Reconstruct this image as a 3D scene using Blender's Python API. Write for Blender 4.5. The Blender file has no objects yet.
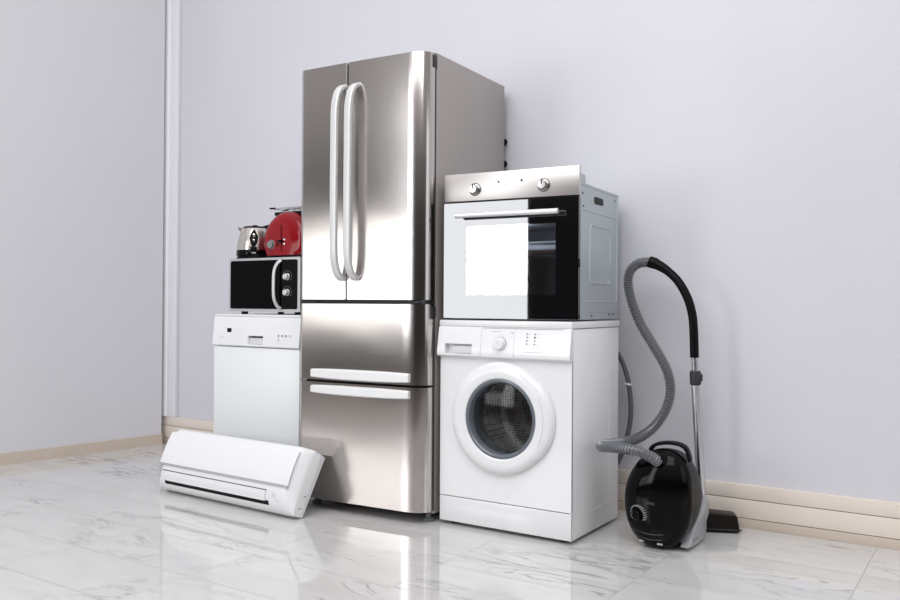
import bpy, bmesh, math, random
from mathutils import Vector, Matrix
R = math.radians
random.seed(4)
SC = bpy.context.scene
COL = SC.collection

# ---------------------------------------------------------------- camera
def make_camera():
    f, yaw, pit, rol, H, cy = 848.35, .579, .0081, .0062, .9169, 296.89
    F = Vector((-math.sin(yaw)*math.cos(pit), math.cos(yaw)*math.cos(pit), math.sin(pit)))
    Rt = Vector((math.cos(yaw), math.sin(yaw), 0)); U = Rt.cross(F)
    R2 = Rt*math.cos(rol)+U*math.sin(rol); U2 = -Rt*math.sin(rol)+U*math.cos(rol)
    M = Matrix((R2, U2, -F)).transposed().to_4x4(); M.translation = (0, 0, H)
    c = bpy.data.cameras.new('camera'); o = bpy.data.objects.new('camera', c); COL.objects.link(o)
    o.matrix_world = M; c.sensor_width = 36; c.sensor_fit = 'HORIZONTAL'; c.lens = f/900*36
    c.shift_y = -(300-cy)/900; c.clip_start = .05
    SC.camera = o
make_camera()

# ---------------------------------------------------------------- world: dim low, bright from above
W = bpy.data.worlds.new('world'); SC.world = W; W.use_nodes = True
wn = W.node_tree; wn.nodes.clear()
tc = wn.nodes.new('ShaderNodeTexCoord'); sx = wn.nodes.new('ShaderNodeSeparateXYZ')
mr = wn.nodes.new('ShaderNodeMapRange'); mr.inputs['From Min'].default_value = -1; mr.inputs['From Max'].default_value = 1
cr = wn.nodes.new('ShaderNodeValToRGB'); bg = wn.nodes.new('ShaderNodeBackground'); wo = wn.nodes.new('ShaderNodeOutputWorld')
wn.links.new(tc.outputs['Generated'], sx.inputs[0]); wn.links.new(sx.outputs['Z'], mr.inputs['Value'])
wn.links.new(mr.outputs[0], cr.inputs[0]); wn.links.new(cr.outputs[0], bg.inputs[0]); wn.links.new(bg.outputs[0], wo.inputs[0])
els = cr.color_ramp.elements
els[0].position = 0; els[0].color = (.03, .026, .023, 1)
els[1].position = 1; els[1].color = (.98, .98, 1.0, 1)
for p, c in ((.485, (.03, .026, .024, 1)), (.545, (.03, .028, .027, 1)), (.575, (.07, .065, .065, 1)), (.60, (.34, .325, .32, 1)), (.68, (.50, .49, .49, 1)), (.80, (.85, .85, .87, 1))):
    e = els.new(p); e.color = c
bg.inputs[1].default_value = .95

# ---------------------------------------------------------------- lights
def area(name, loc, target, sx_, sy_, energy, col=(1, 1, 1)):
    l = bpy.data.lights.new(name, 'AREA'); l.shape = 'RECTANGLE'; l.size = sx_; l.size_y = sy_; l.energy = energy; l.color = col
    o = bpy.data.objects.new(name, l); COL.objects.link(o); o.location = loc
    o.rotation_euler = (Vector(target)-Vector(loc)).to_track_quat('-Z', 'Y').to_euler()
    return o
area('assumed_oven_reflection_light', (-3.91, -2.2, 1.95), (-3.91, 3, 1.95), 1.02, 2.6, 55, (.94, .96, 1))  # no window built; added area light, an assumed source mirrored in the oven glass
area('assumed_fridge_reflection_light', (-5.86, -2.2, 1.24), (-5.86, 3, 1.24), 2.85, 1.12, 32, (1, .99, .98))  # added area light, no window here; assumed source of the fridge door reflection
area('added_overhead_light', (-1.2, .6, 3.6), (-1.6, 3.2, .9), 3.6, 2.4, 98, (1, 1, 1))  # added overhead area light for soft light from above; no ceiling is built
area('added_side_fill_light', (3.0, 2.3, 1.7), (-1.4, 3.2, 1.0), 2.2, 2.2, 17, (.96, .97, 1))  # unseen area light, added to fill the right-hand faces

SC.view_settings.view_transform = 'Standard'; SC.view_settings.look = 'None'
SC.view_settings.gamma = 1; SC.view_settings.use_curve_mapping = False
SC.view_settings.exposure = 0.0

# ---------------------------------------------------------------- materials
def mat(name, col, rough=.5, metal=0, **kw):
    m = bpy.data.materials.new(name); m.use_nodes = True
    b = m.node_tree.nodes['Principled BSDF']
    b.inputs['Base Color'].default_value = (*col, 1); b.inputs['Roughness'].default_value = rough; b.inputs['Metallic'].default_value = metal
    for k, v in kw.items():
        b.inputs[k.replace('_', ' ')].default_value = v
    return m
def nd(m, t, **kw):
    n = m.node_tree.nodes.new(t)
    for k, v in kw.items(): setattr(n, k, v)
    return n
def lk(m, a, b): m.node_tree.links.new(a, b)
def spec(k, v): P(M[k]).inputs['Specular IOR Level'].default_value = v
def P(m): return m.node_tree.nodes['Principled BSDF']
def noise_bump(m, scale, strength, vec_scale=(1, 1, 1), rough_var=0, detail=3, dist=.01):
    t = nd(m, 'ShaderNodeTexCoord'); mp = nd(m, 'ShaderNodeMapping'); mp.inputs['Scale'].default_value = vec_scale
    n = nd(m, 'ShaderNodeTexNoise'); n.inputs['Scale'].default_value = scale; n.inputs['Detail'].default_value = detail
    lk(m, t.outputs['Object'], mp.inputs[0]); lk(m, mp.outputs[0], n.inputs['Vector'])
    b = nd(m, 'ShaderNodeBump'); b.inputs['Strength'].default_value = strength; b.inputs['Distance'].default_value = dist
    lk(m, n.outputs[0], b.inputs['Height']); lk(m, b.outputs[0], P(m).inputs['Normal'])
    if rough_var:
        r0 = P(m).inputs['Roughness'].default_value
        r = nd(m, 'ShaderNodeMapRange'); r.inputs['To Min'].default_value = r0-rough_var; r.inputs['To Max'].default_value = r0+rough_var
        lk(m, n.outputs[0], r.inputs['Value']); lk(m, r.outputs[0], P(m).inputs['Roughness'])
    return n
M = {}
def steel(name, col, rough, aniso, bump=.05):
    m = mat(name, col, rough, 1)
    P(m).inputs['Anisotropic'].default_value = aniso
    tg = nd(m, 'ShaderNodeTangent', direction_type='RADIAL', axis='Z'); lk(m, tg.outputs[0], P(m).inputs['Tangent'])
    noise_bump(m, 3.2, bump, (1, 1, 1.4), 0, detail=1, dist=.01)
    return m
M['steel'] = steel('brushed_steel', (.56, .525, .505), .17, .4, .10)
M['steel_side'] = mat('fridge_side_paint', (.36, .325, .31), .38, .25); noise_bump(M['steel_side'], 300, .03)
M['handle'] = mat('satin_silver', (.76, .76, .77), .42, .55)
M['grip'] = mat('satin_grip', (.80, .80, .81), .45, .25)
M['oven_steel'] = mat('oven_steel', (.66, .63, .61), .40, 1)
M['silver_bar'] = mat('silver_bar', (.50, .50, .51), .4, .5)
M['chrome'] = mat('chrome', (.78, .78, .79), .12, 1)
M['pole'] = mat('polished_tube', (.62, .63, .66), .25, 1)
M['galv'] = mat('galvanised_sheet', (.49, .54, .56), .40, .55); n_ = noise_bump(M['galv'], 9, .05, (1, 1, 1), .05)
M['white'] = mat('white_enamel', (.78, .785, .80), .22, 0, Coat_Weight=.3, Coat_Roughness=.08)
M['white_side'] = mat('white_enamel_side', (.82, .825, .84), .3)
M['white_plastic'] = mat('white_plastic', (.77, .775, .79), .30)
M['dw_door'] = mat('dishwasher_door', (.78, .80, .81), .32)
M['grey_mark'] = mat('grey_print', (.33, .33, .35), .5)
M['light_mark'] = mat('pale_print', (.58, .58, .60), .5)
M['recess'] = mat('recess_grey', (.66, .66, .68), .4)
M['black'] = mat('black_plastic', (.005, .005, .0055), .35)
M['black_gloss'] = mat('black_gloss_plastic', (.002, .002, .0023), .09, 0, Coat_Weight=.6, Coat_Roughness=.03)
M['brown_black'] = mat('brown_black_plastic', (.012, .009, .0085), .38)
M['rubber'] = mat('black_rubber', (.02, .02, .022), .55)
M['gasket'] = mat('dark_gasket', (.045, .042, .042), .55)
M['oven_glass'] = mat('black_oven_glass', (.002, .002, .003), .02, 0, IOR=2.1)
M['mw_glass'] = mat('microwave_glass', (.002, .002, .0025), .06, 0, IOR=1.5)
M['mw_body'] = mat('microwave_silver', (.55, .55, .56), .35, .8)
M['red'] = mat('red_gloss', (.25, .001, .006), .12, Specular_IOR_Level=.35); noise_bump(M['red'], 6, .12, (1, 1, .3))
M['kettle_steel'] = mat('kettle_steel', (.66, .62, .58), .2, 1)
M['hose'] = mat('grey_hose', (.19, .197, .215), .3, .4)
M['knob'] = mat('knob_metal', (.42, .41, .40), .28, 1)
M['drain'] = mat('drain_hose_grey', (.085, .087, .095), .5)
M['silver_plastic'] = mat('silver_plastic', (.42, .43, .45), .38, .3)
M['dark_grey'] = mat('dark_grey_plastic', (.04, .04, .043), .4)
M['foot'] = mat('grey_foot', (.16, .18, .19), .4)
M['cavity'] = mat('oven_cavity', (.16, .18, .21), .4)
M['cavity_floor'] = mat('oven_cavity_floor', (.30, .13, .08), .5)
M['porthole'] = mat('porthole_grey', (.13, .145, .17), .25)
M['glass'] = mat('door_glass', (.80, .84, .87), .02, 0, Transmission_Weight=1, IOR=1.22)
for k_, v_ in (('black', .10), ('black_gloss', .13), ('brown_black', .14), ('rubber', .12), ('mw_glass', .06), ('gasket', .12), ('dark_grey', .2)): spec(k_, v_)
P(M['black_gloss']).inputs['Coat Weight'].default_value = 0
def window_glass():   # coated oven window: strong mirror reflection, dim view inside
    m = mat('oven_window_glass', (.25, .27, .3), .02, 0, IOR=2.1)
    nt = m.node_tree; tr = nd(m, 'ShaderNodeBsdfTransparent'); tr.inputs[0].default_value = (.80, .82, .86, 1)
    gl = nd(m, 'ShaderNodeBsdfGlossy'); gl.inputs['Roughness'].default_value = .02; gl.inputs['Color'].default_value = (1, 1, 1, 1)
    mx = nd(m, 'ShaderNodeMixShader'); fr = nd(m, 'ShaderNodeFresnel'); fr.inputs['IOR'].default_value = 2.7
    ge = nd(m, 'ShaderNodeNewGeometry'); inv = nd(m, 'ShaderNodeMath', operation='SUBTRACT'); inv.inputs[0].default_value = 1; lk(m, ge.outputs['Backfacing'], inv.inputs[1])
    mu = nd(m, 'ShaderNodeMath', operation='MULTIPLY'); lk(m, inv.outputs[0], mu.inputs[0]); lk(m, fr.outputs[0], mu.inputs[1])
    lk(m, mu.outputs[0], mx.inputs[0]); lk(m, tr.outputs[0], mx.inputs[1]); lk(m, gl.outputs[0], mx.inputs[2])
    lk(m, mx.outputs[0], nt.nodes['Material Output'].inputs[0])
    return m
M['window_glass'] = window_glass()
def drum_mat():
    m = mat('perforated_drum', (.5, .5, .5), .32, .35)
    t = nd(m, 'ShaderNodeTexCoord'); v = nd(m, 'ShaderNodeTexVoronoi'); v.inputs['Scale'].default_value = 90; v.inputs['Randomness'].default_value = .25
    lk(m, t.outputs['Object'], v.inputs['Vector'])
    r = nd(m, 'ShaderNodeValToRGB'); r.color_ramp.elements[0].position = .28; r.color_ramp.elements[0].color = (.02, .02, .02, 1)
    r.color_ramp.elements[1].position = .36; r.color_ramp.elements[1].color = (.66, .60, .56, 1)
    lk(m, v.outputs['Distance'], r.inputs[0]); lk(m, r.outputs[0], P(m).inputs['Base Color'])
    b = nd(m, 'ShaderNodeBump'); b.inputs['Strength'].default_value = .4; b.inputs['Distance'].default_value = .003
    lk(m, v.outputs['Distance'], b.inputs['Height']); lk(m, b.outputs[0], P(m).inputs['Normal'])
    return m
M['drum'] = drum_mat()
def wall_mat(name, c0, c1):
    m = mat(name, c0, .6, 0)
    t = nd(m, 'ShaderNodeTexCoord'); mp = nd(m, 'ShaderNodeMapping'); mp.inputs['Scale'].default_value = (1.2, 1.2, .5)
    n = nd(m, 'ShaderNodeTexNoise'); n.inputs['Scale'].default_value = 1.3; n.inputs['Detail'].default_value = 3
    r = nd(m, 'ShaderNodeValToRGB'); r.color_ramp.elements[0].position = .35; r.color_ramp.elements[1].position = .65
    r.color_ramp.elements[0].color = (*c0, 1); r.color_ramp.elements[1].color = (*c1, 1)
    lk(m, t.outputs['Object'], mp.inputs[0]); lk(m, mp.outputs[0], n.inputs['Vector']); lk(m, n.outputs[0], r.inputs[0]); lk(m, r.outputs[0], P(m).inputs['Base Color'])
    n2 = nd(m, 'ShaderNodeTexNoise'); n2.inputs['Scale'].default_value = 180; lk(m, t.outputs['Object'], n2.inputs['Vector'])
    b = nd(m, 'ShaderNodeBump'); b.inputs['Strength'].default_value = .06; b.inputs['Distance'].default_value = .003
    lk(m, n2.outputs[0], b.inputs['Height']); lk(m, b.outputs[0], P(m).inputs['Normal'])
    return m
M['wall'] = wall_mat('lilac_wall_paint', (.625, .62, .67), (.655, .65, .70))
M['wall_left'] = wall_mat('grey_wall_paint', (.665, .665, .70), (.68, .68, .715))
M['trim'] = mat('white_trim', (.86, .86, .89), .4)
M['trim2'] = mat('pale_trim', (.76, .76, .80), .5)
def bb_mat(name, c0, c1):
    m = mat(name, c0, .3)
    t = nd(m, 'ShaderNodeTexCoord'); n = nd(m, 'ShaderNodeTexNoise'); n.inputs['Scale'].default_value = 2.5; n.inputs['Detail'].default_value = 5
    mx = nd(m, 'ShaderNodeMix', data_type='RGBA'); mx.inputs['A'].default_value = (*c0, 1); mx.inputs['B'].default_value = (*c1, 1)
    lk(m, t.outputs['Object'], n.inputs['Vector']); lk(m, n.outputs[0], mx.inputs['Factor']); lk(m, mx.outputs['Result'], P(m).inputs['Base Color'])
    return m
M['bb'] = bb_mat('beige_tile', (.72, .635, .56), (.82, .75, .68))
M['bb_low'] = bb_mat('beige_stone_strip', (.55, .46, .385), (.64, .555, .48))
M['bb_line'] = mat('baseboard_joint', (.22, .18, .15), .7)
def floor_mat():
    m = mat('polished_marble_tiles', (.8, .79, .78), .035, 0, IOR=1.85)
    t = nd(m, 'ShaderNodeTexCoord'); s = nd(m, 'ShaderNodeSeparateXYZ'); lk(m, t.outputs['Object'], s.inputs[0])
    def mth(op, a, b=None, c=None):
        n = nd(m, 'ShaderNodeMath', operation=op)
        for i, v in enumerate((a, b, c)):
            if v is None: continue
            if isinstance(v, (int, float)): n.inputs[i].default_value = v
            else: lk(m, v, n.inputs[i])
        return n.outputs[0]
    xs = mth('DIVIDE', mth('ADD', s.outputs['X'], .405+.627*20), .627)
    ys = mth('DIVIDE', mth('ADD', s.outputs['Y'], -2.201+.2945*40), .2945)
    dx = mth('MULTIPLY', mth('PINGPONG', xs, .5), .627); dy = mth('MULTIPLY', mth('PINGPONG', ys, .5), .2945)
    d = mth('MINIMUM', dx, dy)
    g = nd(m, 'ShaderNodeMapRange'); g.inputs['From Min'].default_value = .0010; g.inputs['From Max'].default_value = .0022; lk(m, d, g.inputs['Value'])
    cell = nd(m, 'ShaderNodeCombineXYZ'); lk(m, mth('FLOOR', xs), cell.inputs[0]); lk(m, mth('FLOOR', ys), cell.inputs[1])
    wn_ = nd(m, 'ShaderNodeTexWhiteNoise', noise_dimensions='3D'); lk(m, cell.outputs[0], wn_.inputs['Vector'])
    # vein coordinates: rotated, stretched, shifted from tile to tile
    sc = nd(m, 'ShaderNodeVectorMath', operation='SCALE'); sc.inputs['Scale'].default_value = 9; lk(m, wn_.outputs['Color'], sc.inputs[0])
    ad = nd(m, 'ShaderNodeVectorMath', operation='ADD'); lk(m, t.outputs['Object'], ad.inputs[0]); lk(m, sc.outputs[0], ad.inputs[1])
    mp = nd(m, 'ShaderNodeMapping'); mp.inputs['Rotation'].default_value = (0, 0, R(-28)); mp.inputs['Scale'].default_value = (1.3, 4.2, 1); lk(m, ad.outputs[0], mp.inputs[0])
    n1 = nd(m, 'ShaderNodeTexNoise'); n1.inputs['Scale'].default_value = 1.7; n1.inputs['Detail'].default_value = 7; n1.inputs['Roughness'].default_value = .58; n1.inputs['Distortion'].default_value = .9
    lk(m, mp.outputs[0], n1.inputs['Vector'])
    vein = mth('ABSOLUTE', mth('SUBTRACT', n1.outputs[0], .5))
    vr = nd(m, 'ShaderNodeMapRange'); vr.inputs['From Min'].default_value = 0; vr.inputs['From Max'].default_value = .034; lk(m, vein, vr.inputs['Value'])
    n2 = nd(m, 'ShaderNodeTexNoise'); n2.inputs['Scale'].default_value = 2.2; n2.inputs['Detail'].default_value = 3; lk(m, ad.outputs[0], n2.inputs['Vector'])
    msk = nd(m, 'ShaderNodeMapRange'); msk.inputs['From Min'].default_value = .47; msk.inputs['From Max'].default_value = .68; lk(m, n2.outputs[0], msk.inputs['Value'])
    vs = mth('MULTIPLY', mth('SUBTRACT', 1, vr.outputs[0]), mth('MULTIPLY', msk.outputs[0], .85))
    cl = nd(m, 'ShaderNodeMix', data_type='RGBA'); cl.inputs['A'].default_value = (.50, .487, .478, 1); cl.inputs['B'].default_value = (.68, .672, .662, 1); lk(m, n1.outputs[0], cl.inputs['Factor'])
    c2 = nd(m, 'ShaderNodeMix', data_type='RGBA'); c2.inputs['B'].default_value = (.20, .19, .19, 1); lk(m, cl.outputs['Result'], c2.inputs['A']); lk(m, vs, c2.inputs['Factor'])
    c3 = nd(m, 'ShaderNodeMix', data_type='RGBA'); c3.inputs['A'].default_value = (.36, .345, .33, 1); lk(m, c2.outputs['Result'], c3.inputs['B']); lk(m, g.outputs[0], c3.inputs['Factor'])
    lk(m, c3.outputs['Result'], P(m).inputs['Base Color'])
    ro = nd(m, 'ShaderNodeMapRange'); ro.inputs['To Min'].default_value = .5; ro.inputs['To Max'].default_value = .045; lk(m, g.outputs[0], ro.inputs['Value']); lk(m, ro.outputs[0], P(m).inputs['Roughness'])
    return m
M['floor'] = floor_mat()

# ---------------------------------------------------------------- mesh helpers
def B(): return bmesh.new()
def merge(bm, src, mtx=None):
    if mtx is not None: bmesh.ops.transform(src, matrix=mtx, verts=src.verts)
    me = bpy.data.meshes.new('t'); src.to_mesh(me); src.free(); bm.from_mesh(me); bpy.data.meshes.remove(me)
def box(bm, x0, x1, y0, y1, z0, z1, bev=0, seg=2, mtx=None):
    b = bmesh.new(); bmesh.ops.create_cube(b, size=1)
    for v in b.verts: v.co = Vector(((x0+x1)/2+v.co.x*(x1-x0), (y0+y1)/2+v.co.y*(y1-y0), (z0+z1)/2+v.co.z*(z1-z0)))
    if bev: bmesh.ops.bevel(b, geom=list(b.edges), offset=bev, segments=seg, profile=.5, affect='EDGES')
    merge(bm, b, mtx)
def prism(bm, pts, axis, a0, a1, bev=0, seg=2, mtx=None):
    """pts: 2-D outline; axis 'x': pts=(y,z), 'y': pts=(x,z), 'z': pts=(x,y)"""
    b = bmesh.new()
    def mk(p, a): return {'x': (a, p[0], p[1]), 'y': (p[0], a, p[1]), 'z': (p[0], p[1], a)}[axis]
    v0 = [b.verts.new(mk(p, a0)) for p in pts]; v1 = [b.verts.new(mk(p, a1)) for p in pts]
    n = len(pts)
    b.faces.new(v0); b.faces.new(v1[::-1])
    for i in range(n): b.faces.new((v0[i], v1[i], v1[(i+1) % n], v0[(i+1) % n]))
    bmesh.ops.recalc_face_normals(b, faces=b.faces)
    if bev:
        es = [e for e in b.edges if any(len(f.verts) == n and n > 4 for f in e.link_faces)] if n > 4 else list(b.edges)
        bmesh.ops.bevel(b, geom=es, offset=bev, segments=seg, profile=.5, affect='EDGES')
    merge(bm, b, mtx)
def lathe(bm, prof, origin=(0, 0, 0), axis='z', seg=48, mtx=None):
    b = bmesh.new(); rings = []
    for r, a in prof:
        if r < 1e-6: rings.append([b.verts.new((0, 0, a))])
        else: rings.append([b.verts.new((r*math.cos(2*math.pi*k/seg), r*math.sin(2*math.pi*k/seg), a)) for k in range(seg)])
    for A, C in zip(rings, rings[1:]):
        for k in range(seg):
            q = [A[k % len(A)], A[(k+1) % len(A)], C[(k+1) % len(C)], C[k % len(C)]]
            q = list(dict.fromkeys(q))
            if len(q) > 2: b.faces.new(q)
    bmesh.ops.recalc_face_normals(b, faces=b.faces)
    rot = {'z': Matrix(), 'y': Matrix.Rotation(R(90), 4, 'X'), 'x': Matrix.Rotation(R(90), 4, 'Y')}[axis]
    # axis 'y': positive a points to -y (towards the viewer); axis 'x': positive a points to +x
    mt = Matrix.Translation(origin) @ rot
    if mtx is not None: mt = mtx @ mt
    merge(bm, b, mt)
def smooth_path(pts, n=10):
    pts = [Vector(p) for p in pts]; out = []
    for i in range(len(pts)-1):
        p0 = pts[max(i-1, 0)]; p1 = pts[i]; p2 = pts[i+1]; p3 = pts[min(i+2, len(pts)-1)]
        for k in range(n):
            t = k/n
            out.append(.5*((2*p1)+(-p0+p2)*t+(2*p0-5*p1+4*p2-p3)*t*t+(-p0+3*p1-3*p2+p3)*t**3))
    out.append(pts[-1]); return out
def resample(path, step):
    out = [path[0]]; acc = 0
    for a, b in zip(path, path[1:]):
        L = (b-a).length; pos = 0
        while acc+(L-pos) >= step:
            pos += step-acc; out.append(a+(b-a)*(pos/L)); acc = 0
        acc += L-pos
    return out
def tube(bm, path, r, seg=12, sect=None, up=None, cap=True):
    """sweep a circle (radius r: number or function of index) or a section list along path"""
    path = [Vector(p) for p in path]; b = bmesh.new(); rings = []; n = len(path)
    T = [(path[min(i+1, n-1)]-path[max(i-1, 0)]).normalized() for i in range(n)]
    N = Vector(up) if up else (Vector((0, 0, 1)) if abs(T[0].z) < .9 else Vector((1, 0, 0)))
    for i in range(n):
        N = (N-T[i]*N.dot(T[i])).normalized(); Bn = T[i].cross(N)
        rr = r(i) if callable(r) else r
        if sect: rings.append([b.verts.new(path[i]+N*s[0]+Bn*s[1]) for s in sect])
        else: rings.append([b.verts.new(path[i]+(N*math.cos(2*math.pi*k/seg)+Bn*math.sin(2*math.pi*k/seg))*rr) for k in range(seg)])
    m = len(rings[0])
    for A, C in zip(rings, rings[1:]):
        for k in range(m): b.faces.new((A[k], A[(k+1) % m], C[(k+1) % m], C[k]))
    if cap: b.faces.new(rings[0]); b.faces.new(rings[-1])
    bmesh.ops.recalc_face_normals(b, faces=b.faces)
    merge(bm, b)
def loft(bm, rings, cap0=True, cap1=True, closed=True):
    b = bmesh.new(); vs = [[b.verts.new(p) for p in r] for r in rings]; m = len(vs[0])
    for A, C in zip(vs, vs[1:]):
        for k in range(m if closed else m-1): b.faces.new((A[k], A[(k+1) % m], C[(k+1) % m], C[k]))
    if cap0: b.faces.new(vs[0])
    if cap1: b.faces.new(vs[-1])
    bmesh.ops.recalc_face_normals(b, faces=b.faces); merge(bm, b)
def rrect(w, h, r, n=5):
    out = []
    for cx, cy, a0 in ((w/2-r, h/2-r, 0), (-w/2+r, h/2-r, 90), (-w/2+r, -h/2+r, 180), (w/2-r, -h/2+r, 270)):
        for k in range(n+1):
            a = R(a0+90*k/n); out.append((cx+r*math.cos(a), cy+r*math.sin(a)))
    return out
def plate(bm, outer, inner, y0, y1):
    """plate in the x-z plane with a hole; outer and inner are (x,z) loops of equal length"""
    loft(bm, [[(p[0], y1, p[1]) for p in inner], [(p[0], y0, p[1]) for p in inner], [(p[0], y0, p[1]) for p in outer], [(p[0], y1, p[1]) for p in outer], [(p[0], y1, p[1]) for p in inner]], False, False)
def obj(name, bm, m, parent=None, ang=32, **kw):
    me = bpy.data.meshes.new(name)
    bmesh.ops.remove_doubles(bm, verts=bm.verts, dist=1e-6)
    bm.to_mesh(me); bm.free()
    me.materials.append(M[m] if isinstance(m, str) else m)
    me.shade_smooth(); me.set_sharp_from_angle(angle=R(ang))
    o = bpy.data.objects.new(name, me); COL.objects.link(o)
    if parent: o.parent = parent
    for k, v in kw.items(): o[k] = v
    return o
def thing(name, label, cat, loc=(0, 0, 0), rz=0, group=None):
    o = bpy.data.objects.new(name, None); COL.objects.link(o); o.empty_display_size = .1
    o.location = loc; o.rotation_euler = (0, 0, R(rz)); o['label'] = label; o['category'] = cat
    if group: o['group'] = group
    return o
def struct(name, bm, m, **kw): return obj(name, bm, m, kind='structure', **kw)
def bxo(name, m, parent, *a, **kw):
    b = B(); box(b, *a, **kw); return obj(name, b, m, parent)

# ================================================================ SETTING
b = B(); box(b, -7.5, 4.2, .45, 3.75, -.06, 0); struct('floor', b, 'floor')
b = B(); box(b, -7.5, 4.2, -2.6, .45, -.06, 0); struct('floor', b, mat('unseen_brown_floor', (.07, .05, .04), .5))  # unseen floor behind the camera, added dark so the fridge drawers reflect brown
b = B(); box(b, -5.4, 4.2, 3.63, 3.75, 0, 3.3); struct('wall_back', b, 'wall')
# skirting tiles along the back wall with two thin joints
bb = B(); box(bb, -5.2, 4.2, 3.607, 3.63, .1185, .176, .002)
box(bb, -5.2, 4.2, 3.607, 3.63, .0405, .1155, .001)
bbo = struct('baseboard_back', bb, 'bb')
b = B(); box(b, -5.2, 4.2, 3.605, 3.63, 0, .0375, .001); obj('lower_strip', b, 'bb_low', bbo)
b = B(); box(b, -5.2, 4.2, 3.610, 3.63, .0375, .0405); box(b, -5.2, 4.2, 3.610, 3.63, .1155, .1185); obj('joint', b, 'bb_line', bbo)
# left wall, a little off square, ending just short of the back wall
A0 = Vector((-4.552, 3.57)); A1 = Vector((-5.01, .4)); dr = (A1-A0).normalized(); nn = Vector((dr.y, -dr.x))
if nn.x > 0: nn = -nn
def strip(a, c, off0, off1, z0, z1):
    p = [a-nn*off0, c-nn*off0, c-nn*off1, a-nn*off1]; bm = B(); prism(bm, [(q.x, q.y) for q in p], 'z', z0, z1); return bm
struct('wall_left', strip(A0, A1, 0, -.12, 0, 3.3), 'wall_left')
struct('baseboard_left', strip(A0, A1, .012, 0, 0, .066), 'bb_low')
# pale vertical corner trim on the back wall
b = B(); box(b, -4.532, -4.462, 3.604, 3.63, .176, 3.3, .004)
tr = struct('trim_1', b, 'trim2')
b = B(); box(b, -4.60, -4.532, 3.592, 3.63, .176, 3.3, .006); obj('corner_bead', b, 'trim', tr)

def cut(o, *a, bev=.003):
    """cut a box-shaped recess out of a mesh object"""
    b = B(); box(b, *a, bev=bev); me = bpy.data.meshes.new('cut'); b.to_mesh(me); b.free()
    c = bpy.data.objects.new('cut', me); COL.objects.link(c); c.matrix_world = o.matrix_world
    md = o.modifiers.new('cut', 'BOOLEAN'); md.operation = 'DIFFERENCE'; md.object = c; md.solver = 'EXACT'
    c.parent = o.parent; bpy.context.view_layer.update()
    nm = bpy.data.meshes.new_from_object(o.evaluated_get(bpy.context.evaluated_depsgraph_get()))
    o.modifiers.clear(); o.data = nm; bpy.data.objects.remove(c)
    nm.set_sharp_from_angle(angle=R(32))

# ================================================================ REFRIGERATOR
fr = thing('refrigerator', 'tall stainless steel fridge freezer with two upper doors and two bottom drawers', 'refrigerator', (-2.0, 2.9274, 0), 2.756)
W_ = .687
b = B(); box(b, -W_, -.0, .022, .655, .035, 1.974, .004); obj('cabinet', b, 'steel_side', fr, label='taupe painted side cabinet')
def door_outline(u0, u1, rl, rr):
    """outline (u,v): front bowed a touch, rounded outer corners where rl / rr are set"""
    bow = lambda u: -.060-.006*math.sin(math.pi*min(1, max(0, (u+W_)/W_)))
    pts = []
    if rl: pts += [(-W_, 0.012), (-W_, -.022), (-W_+.006, -.036), (-W_+.014, -.047), (-W_+.024, -.0545)]
    else: pts += [(u0, 0.012), (u0, bow(u0)+.003)]
    a, c = (-W_+.036 if rl else u0+.003), (-.056 if rr else u1-.003)
    pts += [(a+(c-a)*k/10, bow(a+(c-a)*k/10)) for k in range(11)]
    if rr: pts += [(-.040, -.0555), (-.026, -.048), (-.014, -.037), (-.006, -.026), (-.001, -.012), (0, .0), (0, .008)]
    else: pts += [(u1, bow(u1)+.003), (u1, .012)]
    return pts
def fdoor(name, u0, u1, rl, rr, z0, z1):
    b = B(); prism(b, door_outline(u0, u1, rl, rr), 'z', z0, z1); o = obj(name, b, 'steel', fr, ang=25)
    return o
dl = fdoor('door', -W_, -.4065, True, False, .932, 1.966)
drt = fdoor('door', -.4000, 0, False, True, .932, 1.966)
d1 = fdoor('drawer', -W_, 0, True, True, .577, .914)
d2 = fdoor('drawer', -W_, 0, True, True, .050, .567)
bxo('door_edge_strip', 'chrome', dl, -.4075, -.4055, -.0635, .01, .934, 1.964)
# flanking door posts on the right hand edge (vertical crease)
for par, z0, z1 in ((drt, .934, 1.964), (d1, .579, .912), (d2, .052, .565)):
    bxo('edge_crease', 'handle' if par is drt else 'chrome', par, -.0575, -.0555, -.0605, -.05, z0, z1)
b = B(); box(b, -W_+.01, -.002, .004, .024, .05, 1.97); obj('gasket', b, 'gasket', fr)
b = B(); box(b, -W_+.012, -.01, -.045, .01, .914, .932, .002); box(b, -.09, -.03, -.055, -.01, .917, .927, .003); box(b, -W_+.03, -W_+.11, -.056, -.01, .917, .926, .003)
obj('hinge_rail', b, 'dark_grey', fr)
b = B(); box(b, -.012, .0015, -.012, .026, 1.905, 1.96, .003); obj('hinge_cover', b, 'dark_grey', fr)
b = B(); box(b, -.012, .0015, -.012, .026, .86, .905, .003); obj('hinge_cover', b, 'dark_grey', fr)
sect = [(s[0], s[1]) for s in rrect(.018, .036, .004, 3)]
def fr_handle(par, u):
    z0, z1 = 1.022, 1.862
    pts = [(u+.006, -.058, z0), (u+.004, -.078, z0+.004), (u, -.100, z0+.028), (u-.003, -.113, z0+.07), (u-.004, -.119, z0+.13)]
    pts += [(u-.004, -.1195, 1.30), (u-.004, -.1205, 1.44), (u-.004, -.1195, 1.58)]
    pts += [(u-.004, -.119, z1-.13), (u-.003, -.113, z1-.07), (u, -.100, z1-.028), (u+.004, -.078, z1-.004), (u+.006, -.058, z1)]
    b = B(); tube(b, smooth_path(pts, 5), 0, sect=sect, up=(0, 0, -1)); obj('door_handle', b, 'handle', par)
fr_handle(dl, -.427); fr_handle(drt, -.354)
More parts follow.
